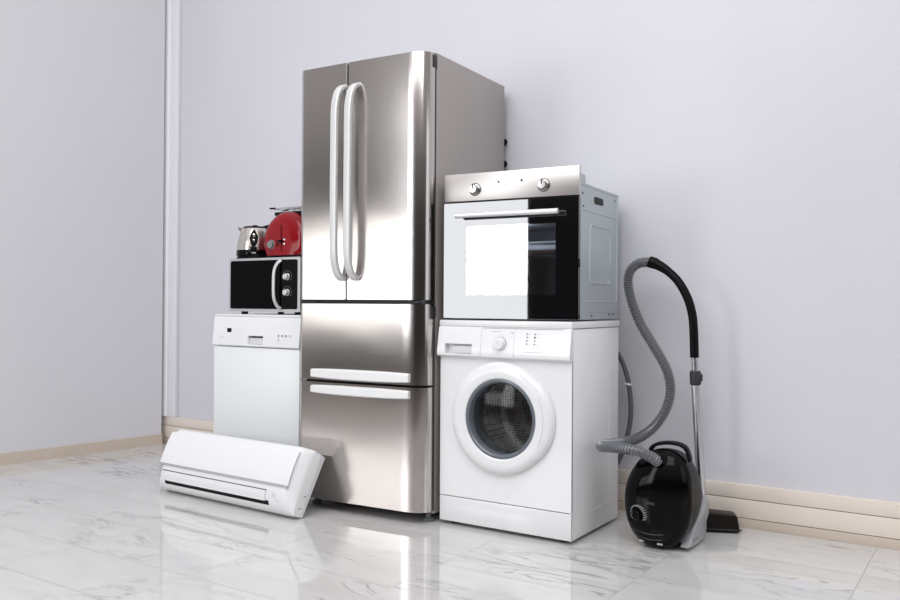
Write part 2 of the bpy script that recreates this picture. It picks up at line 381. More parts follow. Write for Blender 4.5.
def grip(par, z0, z1, out=.022):
    # curved pull: a bowed bar whose face leans, tapered to the ends
    rings = []
    for k in range(25):
        t = k/24; u = -.588+t*.518; o_ = out*(.35+.65*math.sin(math.pi*min(1, max(0, .06+.88*t)))**.5)
        v = -.064-o_; zt = z1-.004*abs(2*t-1)**3; zb = z0+.005*abs(2*t-1)**3
        rings.append([(u, -.055, zb), (u, v+.004, zb), (u, v, zb+.004), (u, v, zt-.006), (u, v+.006, zt), (u, -.055, zt)])
    b = B(); loft(b, rings); obj('drawer_handle', b, 'grip', par)
grip(d1, .584, .628); grip(d2, .516, .556)
for u, v in ((-.035, .035), (-W_+.05, .035), (-.05, .6), (-W_+.05, .6)):
    b = B(); lathe(b, [(0, 0), (.021, 0), (.023, .004), (.023, .012), (.012, .015), (.010, .045), (0, .045)], (u, v, 0), seg=24); obj('foot', b, 'foot', fr)
bxo('toe_recess', 'black', fr, -W_+.04, -.09, .06, .09, .014, .05)
for z in (1.706, 1.60):
    b = B(); lathe(b, [(0, 0), (.006, 0), (.006, .014), (.016, .016), (.018, .024), (.010, .03), (0, .03)], (-.012, .652, z), axis='y', seg=16, mtx=Matrix.Translation((-.012, .652, z)) @ Matrix.Rotation(math.pi, 4, 'Z') @ Matrix.Translation((.012, -.652, -z)))
    obj('wall_spacer', b, 'black', fr)

# ================================================================ WASHING MACHINE
wm = thing('washing_machine', 'white front loading washing machine with round porthole door beside the fridge', 'washing machine', (-1.3775, 2.9566, 0), 0)
WD = .467
# shell without front
b = B(); box(b, -.600, -.588, .004, WD, .014, .822, .003); box(b, -.012, 0, .004, WD, .014, .822, .003); box(b, -.59, -.01, WD-.012, WD, .014, .82); box(b, -.59, -.01, .01, WD, .014, .026)
shell = obj('cabinet', b, 'white_side', wm)
# pressed side panel relief
for v0, v1, z0, z1 in ((.10, .37, .09, .70),):
    b = B(); ro = [(p[0]+(v0+v1)/2, p[1]+(z0+z1)/2) for p in rrect(v1-v0, z1-z0, .03)]; ri = [(p[0]+(v0+v1)/2, p[1]+(z0+z1)/2) for p in rrect(v1-v0-.03, z1-z0-.03, .02)]
    loft(b, [[(-.002, p[0], p[1]) for p in ro], [(.0007, (p[0]+q[0])/2, (p[1]+q[1])/2) for p, q in zip(ro, ri)], [(-.002, p[0], p[1]) for p in ri]], False, False); obj('side_pressing', b, 'white_side', wm)
CX, CZ, = -.297, .462
NS = 96
hole = [(CX+.172*math.cos(2*math.pi*k/NS), CZ+.172*math.sin(2*math.pi*k/NS)) for k in range(NS)]
def to_rect(x, z, x0, x1, z0, z1):
    dx, dz = x-CX, z-CZ; ts = []
    if dx > 1e-9: ts.append((x1-CX)/dx)
    if dx < -1e-9: ts.append((x0-CX)/dx)
    if dz > 1e-9: ts.append((z1-CZ)/dz)
    if dz < -1e-9: ts.append((z0-CZ)/dz)
    t = min(ts); return (CX+dx*t, CZ+dz*t)
rect = [to_rect(x, z, -.600, 0, .122, .700) for x, z in hole]
for cx_, cz_ in ((-.6, .122), (0, .122), (-.6, .7), (0, .7)):
    i = min(range(NS), key=lambda k: (rect[k][0]-cx_)**2+(rect[k][1]-cz_)**2); rect[i] = (cx_, cz_)
b = B(); plate(b, rect, hole, 0, .012); obj('front_panel', b, 'white', wm)
bxo('kick_panel', 'white', wm, -.600, 0, -.001, .012, .016, .1185, bev=.002)
b = B(); box(b, -.603, .003, -.006, WD+.004, .824, .850, .004); obj('worktop', b, 'white', wm)
# fascia with forward leaning lower edge
fasc = B(); prism(fasc, [(.012, .700), (-.014, .700), (-.021, .706), (-.022, .716), (-.019, .74), (-.007, .815), (-.003, .824), (.012, .824)], 'x', -.604, .001, .0)
fa = obj('control_panel', fasc, 'white', wm)
def fz(z): return -.019+(z-.74)*.16
def mark(par, u0, u1, z0, z1, m='grey_mark', name='printed_mark', f=None, th=.0006):
    pieces = [(u0, u1, z0, z1)] if not isinstance(u0, list) else u0
    b = B()
    for (a, c, d, e) in pieces:
        v0 = f((d+e)/2) if f else 0
        box(b, a, c, v0-th, v0+.002, d, e)
        if name != 'panel_seam': obj(name, b, m, par); b = B()
    if name == 'panel_seam': obj(name, b, m, par)
# drawer: seams, recess with grip
dw = B(); box(dw, -.598, -.400, -.0205, .0, .706, .712); obj('drawer_seam', dw, 'light_mark', fa)
cut(fa, -.567, -.436, -.04, .004, .713, .753)
b = B(); box(b, -.566, -.437, .002, .006, .714, .752); obj('detergent_drawer_grip', b, 'recess', fa)
b = B(); box(b, -.542, -.436, -.008, .003, .7135, .745, .004); obj('drawer_pull', b, 'recess', fa)
mark(fa, [(-.3955, -.394, .706+.006*k, .706+.006*k+.0061) for k in range(19)], None, None, None, 'light_mark', 'panel_seam', fz)
mark(fa, [(-.2425, -.2415, .706+.006*k, .706+.006*k+.0061) for k in range(19)], None, None, None, 'light_mark', 'panel_seam', fz)
mark(fa, [(-.392, -.03, .8195, .8210)], None, None, None, 'grey_mark', 'top_seam', fz)
mark(fa, [(-.35, -.305, .806, .8085), (-.26, -.246, .80, .806), (-.26, -.247, .788, .790)], None, None, None, 'light_mark', 'printed_mark', fz)
# programme dial
kn = B(); lathe(kn, [(.027, 0), (.027, .004), (.0235, .007), (.0225, .019), (.020, .022), (0, .0235)], (-.305, fz(.757)+.001, .757), axis='y'); box(kn, -.3075, -.3025, fz(.757)-.0245, fz(.757), .759, .777, .001)
k_ = obj('programme_dial', kn, 'white_plastic', fa)
b = B(); lathe(b, [(.0272, 0), (.0272, .0022), (.029, .0022), (.029, 0)], (-.305, fz(.757)+.0012, .757), axis='y'); obj('dial_ring', b, 'grey_mark', k_)
ticks = []
for k in range(15):
    a = R(-40+260*k/14); ticks.append((-.305+.037*math.cos(a)-.0012, -.305+.037*math.cos(a)+.0012, .757+.037*math.sin(a)-.0008, .757+.037*math.sin(a)+.0008))
mark(fa, ticks, None, None, None, 'grey_mark', 'dial_tick', fz)
for c_, u in enumerate((-.186, -.152)):
    for r_, z in enumerate((.800, .787, .774, .761)):
        b = B(); lathe(b, [(.0032, 0), (.0032, .002), (0, .0025)], (u, fz(z), z), axis='y', seg=12); obj('indicator_light', b, 'grey_mark' if not (c_ == 1 and r_ == 1) else 'black', fa)
mark(fa, [(-.147, -.128, z-.0008, z+.0008) for z in (.800, .787, .774, .761)]+[(-.180, -.172, z-.0008, z+.0008) for z in (.800, .787, .774, .761)]+[(-.19, -.118, .7455, .7465), (-.195, -.155, .7285, .7305), (-.150, -.112, .7295, .7310)], None, None, None, 'light_mark', 'printed_mark', fz)
# porthole door
def dprof(prof): return prof
do = B()
NSEG = 96
ringsd = []
def bulge(a):   # the ring swells on the right for the hand grip
    d = abs(((a+math.pi) % (2*math.pi))-math.pi); return .014*max(0, math.cos(min(d*2.0, math.pi/2)))**.7
for r, v, w in ((.150, -.006, 0), (.152, -.024, 0), (.158, -.030, 0), (.168, -.0325, .1), (.195, -.0315, .5), (.213, -.027, 1), (.221, -.020, 1), (.225, -.010, 1), (.226, -.001, 1), (.175, .0, 0), (.150, -.002, 0)):
    ringsd.append([(CX-.009*(v != -.006)*min(1, max(0, (r-.160)/.04))+(r+w*bulge(2*math.pi*k/NSEG))*math.cos(2*math.pi*k/NSEG), v, CZ+(r+w*bulge(2*math.pi*k/NSEG))*math.sin(2*math.pi*k/NSEG)) for k in range(NSEG)])
ringsd.append(ringsd[0]); loft(do, ringsd, False, False)
door = obj('porthole_door', do, 'white', wm, ang=50)
b = B(); lathe(b, [(.1595, .0305), (.1500, .033), (.1440, .028), (.1400, .010), (.1375, -.03), (.150, -.03), (.154, .02), (.1595, .0305)], (CX, 0, CZ), axis='y', seg=96); obj('window_bezel', b, 'porthole', door)
b = B(); lathe(b, [(.1385, .004), (.13, .008), (0, .012), (0, .009), (.129, .005), (.1385, .001), (.1385, .004)], (CX, 0, CZ), axis='y', seg=96); obj('window_glass', b, 'glass', door)
# hand grip seam
pth = []
for t in range(25):
    a = R(-27+54*t/24); rr = .192
    pth.append((CX+rr*math.cos(a), -.0322, CZ+rr*math.sin(a)))
a = R(27); pth.append((CX+.222*math.cos(a), -.021, CZ+.222*math.sin(a))); a = R(-27); pth.insert(0, (CX+.222*math.cos(a), -.021, CZ+.222*math.sin(a)))
b = B(); tube(b, pth, .0009, 6); obj('grip_seam', b, 'light_mark', door)
# tub: grey bellows then perforated drum
b = B(); lathe(b, [(.172, -.012), (.166, -.02), (.158, -.03), (.165, -.045), (.158, -.06), (.163, -.075), (.150, -.085), (.150, -.09), (.175, -.09)], (CX, 0, CZ), axis='y', seg=96); obj('door_seal', b, 'dark_grey', wm)
pr_ = [(.150, -.086)]+[(.205, -.095), (.215, -.11)]
for k in range(10): pr_ += [(.215, -.12-.022*k), (.211, -.131-.022*k)]
pr_ += [(.215, -.345), (.19, -.36), (.12, -.352), (.06, -.362), (0, -.355)]
b = B(); lathe(b, pr_, (CX, 0, CZ), axis='y', seg=96); drm = obj('drum', b, 'drum', wm)
for k in range(3):
    a = R(20+120*k); ca, sa = math.cos(a), math.sin(a)
    mt = Matrix.Translation((CX, 0, CZ)) @ Matrix.Rotation(-a, 4, 'Y')
    b = B(); prism(b, [(.207, -.022), (.17, -.010), (.163, 0), (.17, .010), (.207, .022)], 'y', .12, .34, .003, mtx=mt); obj('drum_paddle', b, 'chrome', drm)
for u, v in ((-.05, .05), (-.55, .05), (-.05, .42), (-.55, .42)):
    b = B(); lathe(b, [(0, 0), (.02, 0), (.021, .005), (.018, .008), (.010, .009), (.010, .02), (0, .02)], (u, v, 0), seg=20); obj('foot', b, 'rubber', wm)
# grey drain hose looping out behind the machine, white clip
hp = [(-.06, .49, .74), (-.035, .52, .715), (-.018, .545, .675), (.008, .55, .60), (.022, .55, .51), (.022, .55, .42), (.005, .545, .33), (-.022, .54, .25), (-.07, .52, .16), (-.12, .49, .12)]
rp = resample(smooth_path(hp, 12), .0035)
b = B(); tube(b, rp, lambda i: .0112 if i % 2 else .0098, 14); dh = obj('drain_hose', b, 'drain', wm)
b = B(); lathe(b, [(.0125, -.004), (.0145, -.004), (.0145, .004), (.0125, .004), (.0125, -.004)], (.0125, .55, .575), seg=20, mtx=Matrix.Translation((.0125, .55, .575)) @ Matrix.Rotation(R(12), 4, 'Y') @ Matrix.Translation((-.0125, -.55, -.575))); box(b, -.008, .001, .545, .555, .570, .577, .001); obj('hose_clip', b, 'white_plastic', dh)

# ================================================================ OVEN
ov = thing('built_in_oven', 'built-in electric oven with black glass door standing on the washing machine', 'oven', (-1.3751, 3.0128, .8525), 4.366)
OZ = .8525
def Z(z): return z-OZ
# control panel
b = B(); box(b, -.596, 0, -.002, .020, Z(1.342), Z(1.456), .0015); cp = obj('control_panel', b, 'oven_steel', ov)
for u in (-.452, -.148):
    b = B(); lathe(b, [(.023, 0), (.023, .003), (.019, .005), (.018, .022), (.016, .025), (0, .0255)], (u, -.001, Z(1.388)), axis='y', seg=40); kk = obj('control_knob', b, 'knob', cp)
    b = B(); lathe(b, [(.0255, 0), (.0265, .0015), (.0215, .0035)], (u, -.001, Z(1.388)), axis='y', seg=40); obj('knob_shadow_ring', b, 'dark_grey', kk)  # ring coloured dark to stand for the shadow around the knob
    b = B(); box(b, u-.002, u+.002, -.0275, -.02, Z(1.39), Z(1.408), .0008); obj('knob_pointer', b, 'black', kk)
for u in (-.345, -.243):
    b = B(); lathe(b, [(.0045, 0), (.0045, .0015), (0, .002)], (u, -.0015, Z(1.413)), axis='y', seg=16); obj('pilot_light', b, 'dark_grey', cp)
# door: glass frame with window
NQ = 24
ro = [(-.2985+p[0], Z(1.0965)+p[1]) for p in rrect(.595, .477, .004)]; ri = [(-.294+p[0], Z(1.0955)+p[1]) for p in rrect(.396, .284, .004)]
b = B(); plate(b, ro, ri, -.004, .016); od_ = obj('oven_door', b, 'oven_glass', ov)
b = B(); loft(b, [[(p[0], -.0036, p[1]) for p in ri], [(p[0], -.0026, p[1]) for p in ri]]); obj('door_window', b, 'window_glass', od_)
# handle bar
b = B(); tube(b, [(-.520+.450*k/12, -.045, Z(1.278)) for k in range(13)], .0105, 20); hb = obj('door_handle', b, 'handle', od_)
for u in (-.51, -.105):
    b = B(); tube(b, [(u, -.003, Z(1.278)), (u, -.045, Z(1.278))], .007, 12); obj('handle_post', b, 'black', hb)
bxo('door_shadow_strip', 'black', ov, -.590, -.006, .004, .022, Z(1.330), Z(1.345))
# body shell (open in front) with a raised front tab
b = B()
for a in ((-.574, -.570, .018, .545, Z(.858), Z(1.402)), (-.024, -.020, .018, .545, Z(.858), Z(1.402)), (-.572, -.022, .018, .545, Z(1.398), Z(1.402)), (-.572, -.022, .541, .545, Z(.858), Z(1.40)), (-.572, -.022, .018, .545, Z(.856), Z(.860)), (-.574, -.020, .018, .022, Z(1.24), Z(1.402)), (-.574, -.49, .018, .022, Z(.86), Z(1.402)), (-.094, -.020, .018, .022, Z(.86), Z(1.402)), (-.574, -.02, .018, .022, Z(.86), Z(.95))): box(b, *a)
bd = obj('body', b, 'galv', ov)
# raised ledge at the front top
b = B(); prism(b, [(.018, Z(1.400)), (.018, Z(1.436)), (.112, Z(1.436)), (.122, Z(1.433)), (.128, Z(1.400))], 'x', -.57, -.0200, .001); obj('front_ledge', b, 'galv', ov)
# pressed ribs on the visible side
def side_ring(v0, v1, z0, z1, r=.02, w=.010, h=.003, name='side_pressing'):
    ro = [(p[0]+(v0+v1)/2, p[1]+(z0+z1)/2) for p in rrect(v1-v0, z1-z0, r)]; ri = [(p[0]+(v0+v1)/2, p[1]+(z0+z1)/2) for p in rrect(v1-v0-2*w, z1-z0-2*w, max(r-w, .004))]
    b = B(); loft(b, [[(-.0205, p[0], p[1]) for p in ro], [(-.020+h, (p[0]+q[0])/2, (p[1]+q[1])/2) for p, q in zip(ro, ri)], [(-.0205, p[0], p[1]) for p in ri]], False, False); obj(name, b, 'galv', bd)
side_ring(.055, .535, Z(.925), Z(1.300), .03)
side_ring(.17, .44, Z(1.00), Z(1.245), .035, .010, .004)
b = B(); box(b, -.0215, -.0175, .535, .547, Z(.857), Z(1.402), .001); box(b, -.0215, -.0178, .02, .547, Z(1.392), Z(1.402), .001); box(b, -.0215, -.0178, .03, .545, Z(.885), Z(.889), .001); obj('side_flange', b, 'galv', bd)
b = B(); loft(b, [[(-.0195, .285+p[0], Z(1.347)+p[1]) for p in rrect(.115, .030, .014)], [(-.0185, .285+p[0], Z(1.347)+p[1]) for p in rrect(.115, .030, .014)]]); obj('carrying_slot', b, 'black', bd, label='black oval carrying slot')
for v, z in ((.50, 1.372), (.09, 1.36), (.10, 1.31), (.42, .875), (.48, .875), (.20, .872)):
    b = B(); lathe(b, [(.004, 0), (.004, .002), (0, .0025)], (-.0196, v, Z(z)), axis='x', seg=10); obj('screw', b, 'dark_grey', bd)
# cavity and rack
b = B()
cz0, cz1 = Z(.94), Z(1.25)
for a in ((-.505, -.500, .024, .44, cz0, cz1), (-.085, -.080, .024, .44, cz0, cz1), (-.505, -.080, .024, .44, cz1-.004, cz1), (-.505, -.080, .436, .44, cz0, cz1)): box(b, *a)
obj('cavity', b, 'cavity', ov)
bxo('cavity_floor', 'cavity_floor', ov, -.505, -.08, .024, .44, cz0-.004, cz0)
b = B(); tube(b, [(-.498, .03, Z(1.165)), (-.086, .03, Z(1.165))], .003, 8); tube(b, [(-.498, .40, Z(1.165)), (-.086, .40, Z(1.165))], .003, 8)
for k in range(16): tube(b, [(-.49+.0265*k, .03, Z(1.167)), (-.49+.0265*k, .40, Z(1.167))], .0016, 6)
obj('wire_shelf', b, 'grip', ov)
ol = bpy.data.lights.new('cavity_fill_light', 'POINT'); ol.energy = .5; ol.shadow_soft_size = .02; olo = bpy.data.objects.new('cavity_fill_light', ol); COL.objects.link(olo); olo.parent = ov; olo.location = (-.29, .12, Z(1.225))  # faint point light added to brighten the cavity behind the window
b = B(); box(b, -.497, -.088, .03, .40, Z(1.135), Z(1.139), .001); box(b, -.497, -.088, .028, .034, Z(1.135), Z(1.152), .001); obj('baking_tray', b, 'grip', ov)

# ================================================================ DISHWASHER
dw = thing('dishwasher', 'white dishwasher with recessed grip standing left of the fridge', 'dishwasher', (-2.797, 2.9899, 0), -.957)
b = B(); box(b, -.600, -.001, .012, .585, .02, .846, .003); obj('cabinet', b, 'white_side', dw)
b = B(); box(b, -.606, .002, -.002, .59, .846, .858, .003); obj('worktop', b, 'white', dw)
bxo('door', 'dw_door', dw, -.603, 0, -.012, .012, .10, .694, bev=.003)
def dz(z): return -.018+(z-.72)*.10
b = B(); prism(b, [(.012, .698), (-.016, .698), (-.0195, .703), (-.018, .72), (-.006, .84), (-.004, .8455), (.012, .8455)], 'x', -.607, .002); dp = obj('control_panel', b, 'white', dw)
cut(dp, -.3485, -.242, -.04, .008, .711, .752)
b = B(); box(b, -.347, -.2435, .006, .010, .712, .751); hr = obj('handle_recess', b, 'recess', dp)
b = B(); prism(b, [(-.3475, .712), (-.243, .712), (-.243, .742), (-.3475, .742)], 'y', -.004, .008); obj('recess_plate', b, 'recess', hr)
bxo('recess_shadow', 'dark_grey', hr, -.335, -.2435, -.002, .008, .742, .7505)  # shadow along the top of the recess, put in as a dark strip
mark(dp, -.503, -.472, .758, .787, 'black', 'display', dz)
mark(dp, [(-.455+.022*i, -.450+.022*i, z, z+.004) for i in range(3) for z in (.781, .765)]+[(-.555, -.528, .738, .741), (-.555, -.528, .745, .747)], None, None, None, 'light_mark', 'printed_mark', dz)
mark(dp, [(-.16, -.04, .6995+.02, .6995+.0208), (-.16, -.04, .795, .7958)], None, None, None, 'light_mark', 'printed_mark', dz)
for k in range(4):
    b = B(); lathe(b, [(.0055, 0), (.0055, .003), (0, .0035)], (-.137+.025*k, dz(.757), .757), axis='y', seg=14); obj('button', b, 'grey_mark' if k < 3 else 'light_mark', dp)
b = B(); lathe(b, [(.006, 0), (.006, .003), (0, .0035)], (-.135, dz(.737), .737), axis='y', seg=14); obj('button', b, 'light_mark', dp)
bxo('plinth', 'white_side', dw, -.59, -.01, .04, .06, .0, .10)
for u, v in ((-.05, .53), (-.55, .53)):
    b = B(); lathe(b, [(0, 0), (.02, 0), (.02, .01), (.01, .012), (.01, .02), (0, .02)], (u, v, 0), seg=16); obj('foot', b, 'rubber', dw)

# ================================================================ MICROWAVE
MB_ = .858
mw = thing('microwave_oven', 'silver framed black microwave oven resting on the dishwasher', 'microwave', (-2.825, 3.02, MB_), 0)
z0, z1 = .014, .281
b = B(); box(b, -.500, -.012, .012, .36, z0, z1, .004); obj('body', b, 'mw_body', mw)
ro = [(-.256+p[0], (z0+z1)/2+p[1]) for p in rrect(.492, z1-z0, .006)]; ri = [(-.2595+p[0], (z0+z1)/2+.001+p[1]) for p in rrect(.462, .242, .012)]
b = B(); plate(b, ro, ri, 0, .014); obj('front_frame', b, 'mw_body', mw)
b = B(); prism(b, [(p[0]-.3255, p[1]+(z0+z1)/2+.001) for p in rrect(.330, .242, .010)], 'y', -.002, .012); md = obj('door', b, 'mw_glass', mw)
b = B(); prism(b, [(p[0]-.0942, p[1]+(z0+z1)/2+.001) for p in rrect(.131, .242, .010)], 'y', -.002, .012); mc = obj('control_panel', b, 'black_gloss', mw)
zc = (z0+z1)/2
pts = [(-.134, -.003, zc+.119), (-.145, -.013, zc+.108), (-.155, -.021, zc+.086), (-.161, -.025, zc+.055), (-.162, -.026, zc), (-.161, -.025, zc-.055), (-.155, -.021, zc-.086), (-.145, -.013, zc-.108), (-.134, -.003, zc-.119)]
b = B(); tube(b, smooth_path(pts, 5), 0, sect=rrect(.008, .017, .003, 3), up=(0, -1, 0)); obj('door_handle', b, 'silver_bar', md)
for z in (.186, .109):
    b = B(); lathe(b, [(.017, 0), (.017, .003), (.015, .005), (.0138, .018), (.012, .020), (0, .020)], (-.094, -.002, z), axis='y', seg=32); kb = obj('knob', b, 'handle', mc)
    b = B(); box(b, -.0965, -.0915, -.026, -.018, z-.012, z+.012, .001); obj('knob_grip', b, 'handle', kb)
    tk = []
    for k in range(11):
        a = R(-30+240*k/10); tk.append((-.094+.029*math.cos(a)-.002, -.094+.029*math.cos(a)+.002, z+.029*math.sin(a)-.0008, z+.029*math.sin(a)+.0008))
    mark(mc, tk, None, None, None, 'light_mark', 'dial_tick', lambda z: -.002)
for u, v in ((-.44, .05), (-.07, .05), (-.44, .31), (-.07, .31)):
    b = B(); lathe(b, [(0, 0), (.016, 0), (.018, .0145), (0, .0145)], (u, v, 0), seg=20); obj('foot', b, 'rubber', mw)

# ================================================================ KETTLE
MT = MB_+z1
kt = thing('electric_kettle', 'brushed steel electric kettle with black base on the microwave', 'kettle', (-3.268, 3.14, MT), 42)
b = B(); lathe(b, [(0, 0), (.098, 0), (.102, .004), (.100, .012), (.092, .016), (0, .016)]); obj('power_base', b, 'black', kt)
b = B(); lathe(b, [(0, .016), (.098, .016), (.103, .024), (.1025, .046), (.100, .050), (0, .050)], seg=64); obj('lower_band', b, 'black_gloss', kt)
b = B(); lathe(b, [(0, .048), (.1005, .048), (.0985, .075), (.092, .11), (.082, .142), (.071, .163), (.067, .168), (0, .168)], seg=64); bo = obj('body', b, 'kettle_steel', kt)
b = B(); lathe(b, [(0, .166), (.068, .166), (.068, .171), (.060, .177), (.02, .180), (.012, .186), (0, .187)], seg=48); obj('lid', b, 'black', kt)
# spout to the left, handle to the right and back
b = B(); loft(b, [[(-.060, -.018, .150), (-.060, .018, .150), (-.060, .022, .167), (-.060, -.022, .167)], [(-.080, -.012, .148), (-.080, .012, .148), (-.082, .016, .170), (-.082, -.016, .170)], [(-.094, -.005, .162), (-.094, .005, .162), (-.096, .007, .176), (-.096, -.007, .176)]]); obj('spout', b, 'kettle_steel', kt)
b = B(); tube(b, smooth_path([(.045, .015, .174), (.075, .02, .182), (.112, .026, .178), (.128, .03, .15), (.128, .03, .10), (.115, .027, .06), (.09, .02, .04)], 6), 0, sect=rrect(.018, .028, .006, 3), up=(0, 0, 1)); obj('handle', b, 'black', kt)
kt.scale = (.92, .92, .97)
# black almond window with chrome level gauge on the front
def almond(bm, h, w, zc_, off, rfun, n=24):
    rings = []
    for sc, of in ((1, -.004), (1, off), (.8, off+.001), (.6, off+.0015), (.4, off+.002), (.2, off+.002), (.02, off+.002)):
        ring = []
        for k in range(n):
            a = 2*math.pi*k/n; z = zc_+sc*h*math.sin(a); x = sc*w*math.cos(a)*(1-.55*abs(math.sin(a))**2)
            rr = rfun(z)+of; ring.append((x, -math.sqrt(rr*rr-x*x), z))
        rings.append(ring)
    loft(bm, rings, False, True)
def krad(z):
    pf = [(.048, .1005), (.075, .0985), (.11, .092), (.142, .082), (.163, .071)]
    for (a, ra), (c, rc) in zip(pf, pf[1:]):
        if z <= c: return ra+(rc-ra)*(z-a)/(c-a)
    return .07
b = B(); almond(b, .050, .024, .108, .002, krad); gw = obj('water_gauge', b, 'black', kt)
b = B(); lathe(b, [(.008, 0), (.008, .004), (0, .007)], (0, -.091, .125), axis='y', seg=16); lathe(b, [(.006, 0), (.006, .004), (0, .006)], (0, -.0965, .098), axis='y', seg=16); obj('gauge_button', b, 'chrome', gw)
b = B(); box(b, -.018, .018, -.1045, -.099, .040, .066, .003); obj('switch', b, 'black', kt)
b = B(); box(b, -.012, .012, -.1055, -.104, .030, .034); obj('printed_mark', b, 'light_mark', kt)

# ================================================================ TOASTER
to = thing('toaster', 'glossy red dome shaped toaster on the microwave beside the kettle', 'toaster', (-2.978, 3.125, MT), 0)
def dome(hw, h, n=36):
    pts = []
    zc0 = h*.38
    for k in range(n+1):
        a = R(-33)+R(246)*k/n; pts.append((hw*math.cos(a), zc0+(h-zc0)*math.sin(a)*(1 if math.sin(a) > 0 else .97)))
    return pts
rings = []
for v, s in ((-.088, .0), (-.0875, .45), (-.084, .78), (-.076, .90), (-.060, .97), (-.03, 1.0), (.03, 1.0), (.06, .97), (.078, .90), (.086, .78), (.089, .45), (.0895, .0)):
    s = max(s, .02)
    rings.append([(p[0]*(.0+s), v, .012+(p[1]-.012)*s) for p in dome(.146, .232)])
b = B(); loft(b, rings); tb = obj('shell', b, 'red', to, ang=60)
b = B(); box(b, -.12, .115, -.075, .078, 0, .016, .003); obj('base', b, 'black', to)
b = B(); box(b, -.10, .10, -.036, -.012, .215, .2325, .002); box(b, -.10, .10, .014, .038, .215, .2325, .002); obj('slot', b, 'black', to)
b = B(); lathe(b, [(.0235, 0), (.0235, .006), (.0195, .008), (.018, .020), (0, .021)], (-.068, -.082, .066), axis='y', seg=32); kb = obj('browning_dial', b, mat('grey_dial', (.20, .20, .21), .4), to)
b = B(); tube(b, [(-.004+.006*math.cos(0), -.0895, .03), (-.004, -.0895, .16)], .0016, 6); obj('lever_track', b, 'black', to)
b = B(); box(b, -.016, .010, -.108, -.086, .076, .086, .003); obj('lever', b, 'black', to)
for u, z in ((-.026, .066), (.018, .068), (.018, .088)):
    b = B(); lathe(b, [(.0065, 0), (.0065, .004), (0, .005)], (u, -.0855, z), axis='y', seg=14); obj('button', b, 'black' if u < 0 else 'chrome', to)
b = B(); zt = .2515
tube(b, smooth_path([(-.115, -.045, zt), (-.120, 0, zt), (-.115, .045, zt)], 6), .003, 8)
for v in (-.045, -.015, .015, .045): tube(b, [(-.118, v, zt), (.12, v, zt)], .0025, 8)
tube(b, smooth_path([(.115, -.045, zt), (.120, 0, zt), (.115, .045, zt)], 6), .003, 8)
for u in (-.02, .02):
    tube(b, [(u, -.02, zt), (u, -.02, .2285)], .002, 8); tube(b, [(u, .02, zt), (u, .02, .2285)], .002, 8)
obj('warming_rack', b, 'chrome', to)
for v in (-.046, .046): bxo('rack_rest', 'black', to, -.122, -.086, v-.006, v+.006, zt-.004, zt+.004, bev=.002)

# ================================================================ AIR CONDITIONER (leaning unit)
AT = math.atan2(.238, .136)
ac = thing('air_conditioner_indoor_unit', 'white wall air conditioner indoor unit lying tilted on the floor before the dishwasher', 'air conditioner', (-2.496, 2.680, .0), -2.8)
# local frame of the unit: h runs up its back, d out of its front
hv = Vector((0, math.cos(AT), math.sin(AT))); dv = Vector((0, -math.sin(AT), math.cos(AT)))
LEN = .930
def ap(u, h, d): 
    q = Vector((u, 0, 0))+hv*(h+.002)+dv*d; return (q.x, q.y, q.z+.0)
full = [(0, 0), (-.008, .028), (-.008, .052), (.004, .074), (.022, .090), (.045, .104), (.070, .113), (.084, .118), (.096, .121), (.130, .127), (.170, .130), (.210, .131), (.240, .129), (.256, .126), (.268, .118), (.276, .104), (.280, .080), (.280, .04), (.276, 0)]
capd = .078
def section(s):
    """s=0 at the outer end, 1 fully swollen"""
    out = []
    for h, d in full:
        dd = d if d <= .055 else .055+(d-.055)*(.22+.78*s)
        hh = .137+(h-.137)*(.975+.025*s)
        out.append((hh, dd))
    return out
rings = []
for u, s in ((0, 0), (-.003, .12), (-.008, .30), (-.016, .52), (-.026, .73), (-.038, .89), (-.052, .98), (-.07, 1.0)):
    rings.append([ap(u, *p) for p in section(s)])
for u, s in ((-LEN+.07, 1), (-LEN+.052, .98), (-LEN+.038, .89), (-LEN+.026, .73), (-LEN+.016, .52), (-LEN+.008, .30), (-LEN+.003, .12), (-LEN, 0)):
    rings.append([ap(u, *p) for p in section(s)])
b = B(); loft(b, rings); acb = obj('housing', b, 'white_plastic', ac, ang=40)
def along(pts, u0, u1, off, th=.002):
    """thin shell following profile pts (h,d) between u0 and u1, raised by off"""
    n = []
    for i, p in enumerate(pts):
        a = Vector(pts[max(i-1, 0)]); c = Vector(pts[min(i+1, len(pts)-1)]); t = (c-a).normalized(); nrm = Vector((-t.y, t.x))
        if nrm.y < 0: nrm = -nrm
        n.append((Vector(p)+nrm*off, Vector(p)+nrm*(off-th)))
    ring = [q[0] for q in n]+[q[1] for q in reversed(n)]
    bm = B(); loft(bm, [[ap(u0, *q) for q in ring], [ap(u1, *q) for q in ring]]); return bm
def prof_at(h0, h1, n=8):
    seg = full[2:15]; out = []
    for k in range(n+1):
        h = h0+(h1-h0)*k/n
        for (a, da), (c, dc) in zip(seg, seg[1:]):
            if a <= h <= c: out.append((h, da+(dc-da)*(h-a)/(c-a))); break
    return out
UR = -.026; UL = -LEN+.022
fp = obj('front_panel', along(prof_at(.097, .250, 14), UL, UR, .0022, .003), 'white_plastic', ac)
obj('silver_trim_strip', along(prof_at(.0865, .0965, 3), UL, UR, .0036, .003), 'silver_plastic', ac, label='thin silver trim strip')
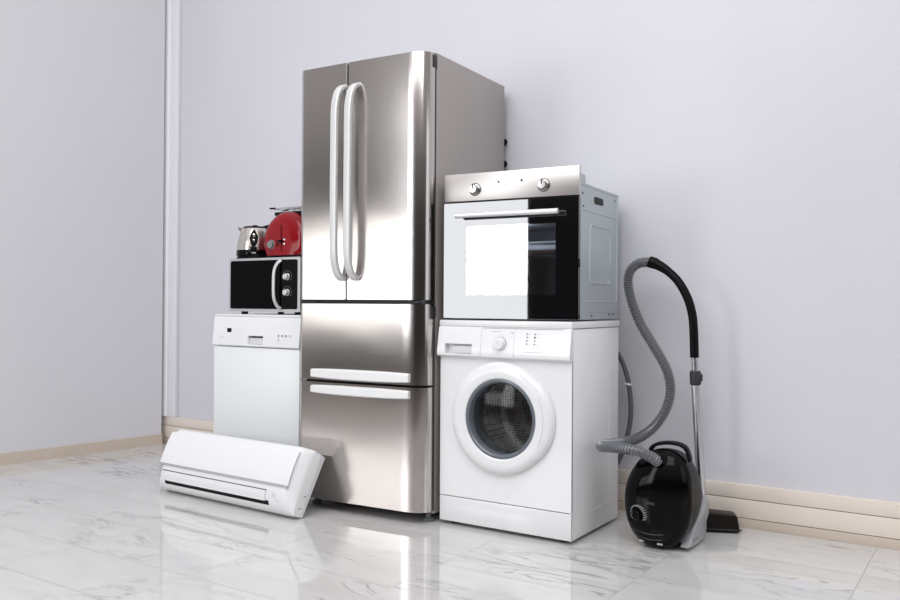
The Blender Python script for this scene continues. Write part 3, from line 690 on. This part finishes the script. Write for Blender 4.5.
# outlet slots and louver
obj('upper_slot', along(prof_at(.0640, .0670, 2), UL+.03, -.150, .0014, .002), 'dark_grey', ac)
obj('louver', along(prof_at(.024, .0635, 8), UL+.06, -.155, .004, .003), 'white_plastic', ac)
obj('air_outlet', along(prof_at(.011, .026, 4), UL+.05, -.135, .0012, .002), 'black', ac)
for k, (h0, h1) in enumerate(((.042, .062), (.038, .058), (.026, .036))):
    obj('indicator_mark', along(prof_at(h0, h1, 3), -.112+.014*k, -.107+.014*k, .0012, .002), 'light_mark', ac)
# right end: brackets and notches in the end cap
for h, d in ((.03, .035), (.085, .03)):
    q = ap(.0005, h, d); bxo('end_notch', 'grey_mark', ac, -.004, .0012, q[1]-.008, q[1]+.008, q[2]-.002, q[2]+.002)
b = B(); prism(b, [(ap(0, h, d)[1], ap(0, h, d)[2]) for h, d in ((.01, .006), (.01, .018), (.272, .026), (.272, .006))], 'x', -.006, .0012, .0); obj('mounting_edge', b, 'recess', ac)

# ================================================================ VACUUM CLEANER
vc = thing('vacuum_cleaner', 'glossy black canister vacuum cleaner standing upright on the marble floor', 'vacuum cleaner', (-1.066, 3.10, .0), 0)
NV = 64
def egg(a, s=1.0):
    """outline of the canister seen from the front, (u,z)"""
    c, sn = math.cos(a), math.sin(a)
    w = .131 if sn < 0 else .131*(1-.08*sn**2)
    z = .180+(.196 if sn > 0 else .180)*math.copysign(abs(sn)**.92, sn)
    u = -.030+w*math.copysign(abs(c)**.86, c)+.028*max(0, sn)**1.5
    return (-.028+(u+.028)*s, .18+(z-.18)*s)
SE = .035
rings = []
for t in (.02, .12, .25, .40, .55, .70, .82, .90, .96, .99, 1.0):
    v = SE-.012-.070*(1-t**2.6)**.55 if t < 1 else SE-.012
    rings.append([(egg(2*math.pi*k/NV, t)[0], v+.018*(egg(2*math.pi*k/NV, t)[1]-.18), egg(2*math.pi*k/NV, t)[1]) for k in range(NV)])
rings.append([(p[0], SE+.018*(p[2]-.18), p[2]) for p in rings[-1]])
b = B(); loft(b, rings); cov = obj('front_cover', b, 'black_gloss', vc, ang=50)
def vback(z): return .255-.02*max(0, (.05-z)/.05)-.36*max(0, z-.08)-.35*max(0, z-.08)**2
rings = []
for f_, s in ((0, .985), (.25, .985), (.5, .975), (.72, .95), (.88, .90), (.96, .82), (1.0, .66), (1.0, .02)):
    ring = []
    for k in range(NV):
        u, z = egg(2*math.pi*k/NV, s); v1 = max(vback(z), SE+.045); ring.append((u, SE+(v1-SE)*f_, max(z, .004)))
    rings.append(ring)
b = B(); loft(b, rings); obj('body', b, 'brown_black', vc, ang=50)
# silver flank panels over the wheels
def flank(sgn):
    cx_ = -.030
    pts = [(.015, .018), (.05, .012), (.15, .006), (.22, .010), (.250, .035), (.252, .07), (.240, .11), (.222, .15), (.200, .178), (.182, .186), (.160, .172), (.125, .125), (.085, .075), (.045, .035)]
    bm = B(); outer = []; inner = []
    def hw(z):
        sn = (z-.18)/(.18 if z < .18 else .196); sn = max(-1, min(1, math.copysign(abs(sn)**(1/.92), sn)))
        return .131*max(0.0, 1-sn*sn)**.43
    for v, z in pts:
        x = max(hw(z)*.985, .110 if sgn > 0 else .07)-(0 if sgn > 0 else .012)
        outer.append((cx_+sgn*(x*.99+.007), v, z)); inner.append((cx_+sgn*(x*.93-.014), v, z))
    # centre fan so that the panel bulges
    o2 = [(p[0]+sgn*.004, .165+(p[1]-.165)*.85, .085+(p[2]-.085)*.85) for p in outer]
    loft(bm, [inner, outer, o2]); return bm
o_ = obj('side_panel', flank(1), 'silver_plastic', vc, ang=50, label='matt silver side panel'); obj('side_panel', flank(-1), 'brown_black', vc, ang=50)
# carry handle
b = B(); tube(b, smooth_path([(-.078, .045, .330), (-.062, .045, .372), (-.035, .045, .390), (.01, .045, .397), (.050, .045, .393), (.073, .045, .376), (.084, .050, .335)], 6), 0, sect=rrect(.013, .034, .005, 3), up=(0, 0, 1)); obj('carry_handle', b, 'black', vc)
# suction dial
def front_v(u, z):   # depth of the cover surface at (u,z)
    du, dz_ = u+.028, z-.18; a = math.atan2(dz_/.188, du/.131); e = egg(a); L = math.hypot(e[0]+.028, e[1]-.18); t = min(.98, math.hypot(du, dz_)/L)
    return SE-.012-.070*(1-t**2.6)**.55+.018*(z-.18)
du_, dz2 = -.084, .132; fv = front_v(du_, dz2)
mt = Matrix.Translation((du_, fv, dz2)) @ Matrix.Rotation(R(-24), 4, 'Z') @ Matrix.Rotation(R(9), 4, 'X')
b = B(); lathe(b, [(.030, -.004), (.030, .003), (.027, .005), (.024, .003), (.024, -.004)], axis='y', seg=36, mtx=mt); dl_ = obj('suction_dial', b, 'black', vc)
b = B(); lathe(b, [(0, -.002), (.021, .0), (.020, .012), (.015, .015), (0, .014)], axis='y', seg=36, mtx=mt); obj('dial_knob', b, 'black_gloss', dl_)
b = B()
for k in range(17):
    a = R(-25+240*k/16); box(b, .0335*math.cos(a)-.0025, .0335*math.cos(a)+.0025, -.0055, .010, .0335*math.sin(a)-.0012, .0335*math.sin(a)+.0012, mtx=mt)
obj('dial_scale', b, 'silver_plastic', dl_)
b = B(); fv = front_v(-.035, .178); box(b, -.052, -.018, fv-.002, fv+.004, .174, .184, .002); obj('badge', b, 'dark_grey', vc)
# lower grille slots
for zz, hw_ in ((.062, .060), (.040, .052)):
    fv = front_v(-.05, zz); b = B(); tube(b, smooth_path([(-.05-hw_, front_v(-.05-hw_, zz+.006), zz+.008), (-.05, fv-.0015, zz), (-.05+hw_, front_v(-.05+hw_, zz+.006), zz+.004)], 8), .0030, 8); obj('grille_slot', b, 'dark_grey', vc)
for u in (-.082, -.008):
    zz = .026; fv = front_v(u, zz); b = B(); box(b, u-.011, u+.011, fv-.006, fv+.006, zz-.004, zz+.004, .003); obj('lower_clip', b, 'silver_plastic', vc)
# small dark wordmark strokes on the silver flank
b = B()
for k, (v, z, w, h) in enumerate(((.074, .034, .006, .014), (.083, .033, .007, .009), (.092, .034, .006, .006), (.101, .035, .006, .005), (.110, .036, .006, .005), (.119, .037, .006, .004))):
    box(b, .083, .0907, v-w/2, v+w/2, z-h/2, z+h/2, .0008)
obj('wordmark', b, 'black', o_)
# hose: from the socket, forward round a loop, back behind and up to the hand grip
hs = [(-.012, -.030, .334), (-.030, -.055, .352), (-.062, -.075, .368), (-.115, -.090, .378), (-.190, -.080, .378), (-.242, -.050, .370), (-.257, .005, .366), (-.250, .075, .362), (-.232, .15, .360), (-.195, .215, .375),
      (-.150, .262, .418), (-.112, .285, .486), (-.094, .290, .565), (-.110, .290, .650), (-.165, .290, .745), (-.222, .290, .835), (-.262, .290, .930), (-.279, .290, 1.010), (-.268, .290, 1.062), (-.232, .290, 1.092), (-.178, .290, 1.096)]
hs = [(p[0]+.010*min(1, i/8), p[1]+.03*min(1, i/8), p[2]) for i, p in enumerate(hs)]
hp_ = resample(smooth_path(hs, 14), .0026)
b = B(); tube(b, hp_, lambda i: .0214 if (i % 4) < 2 else .0165, 18); obj('suction_hose', b, 'hose', vc)
mt = Matrix.Translation((-.012, -.020, .332)) @ Matrix.Rotation(R(35), 4, 'X')
b = B(); lathe(b, [(.018, -.02), (.030, -.02), (.029, .004), (.024, .010), (.018, .010)], axis='y', seg=32, mtx=mt); obj('hose_socket', b, 'black_gloss', vc)
gp = [(-.188, .290, 1.097), (-.160, .290, 1.087), (-.115, .290, 1.060), (-.068, .290, 1.015), (-.030, .290, .950), (-.010, .290, .885), (-.003, .290, .82), (.001, .290, .705)]
gp = [(p[0]+.014, p[1]+.03, p[2]) for p in gp]
gpp = smooth_path(gp, 8); ng = len(gpp)
b = B(); tube(b, gpp, lambda i: (.0245 if i < 8 else .0175 if i > 18 else .0225-.0005*(i-8)), 20); obj('hand_grip', b, 'black', vc)
tx = .017
b = B(); tube(b, [(tx-.001, .320, .712), (tx+.002, .322, .60)], .0135, 20); obj('upper_tube', b, 'pole', vc)
b = B(); tube(b, [(tx+.001, .321, .652), (tx+.001, .321, .645), (tx+.002, .322, .60), (tx+.002, .322, .594)], lambda i: (.019, .0225, .0225, .018)[i], 24); box(b, tx+.016, tx+.030, .310, .330, .61, .64, .004); obj('telescope_collar', b, 'dark_grey', vc)
b = B(); tube(b, [(tx+.002, .322, .598), (tx+.020, .360, .09)], .0175, 24); obj('lower_tube', b, 'pole', vc)
b = B(); tube(b, smooth_path([(tx+.018, .358, .11), (tx+.024, .368, .06), (tx+.050, .385, .040)], 6), .021, 16); obj('nozzle_neck', b, 'black', vc)
# floor nozzle lying across
fnm = Matrix.Translation((.050, .385, 0)) @ Matrix.Rotation(R(24), 4, 'Z')
b = B(); prism(b, [(-.03, .006), (-.03, .080), (.00, .079), (.105, .071), (.112, .066), (.122, .006)], 'y', -.045, .045, .006, mtx=fnm); fn = obj('floor_nozzle', b, 'brown_black', vc)
b = B(); box(b, -.02, .128, -.0470, -.043, .012, .018, .0008, mtx=fnm); obj('nozzle_edge', b, 'dark_grey', fn)
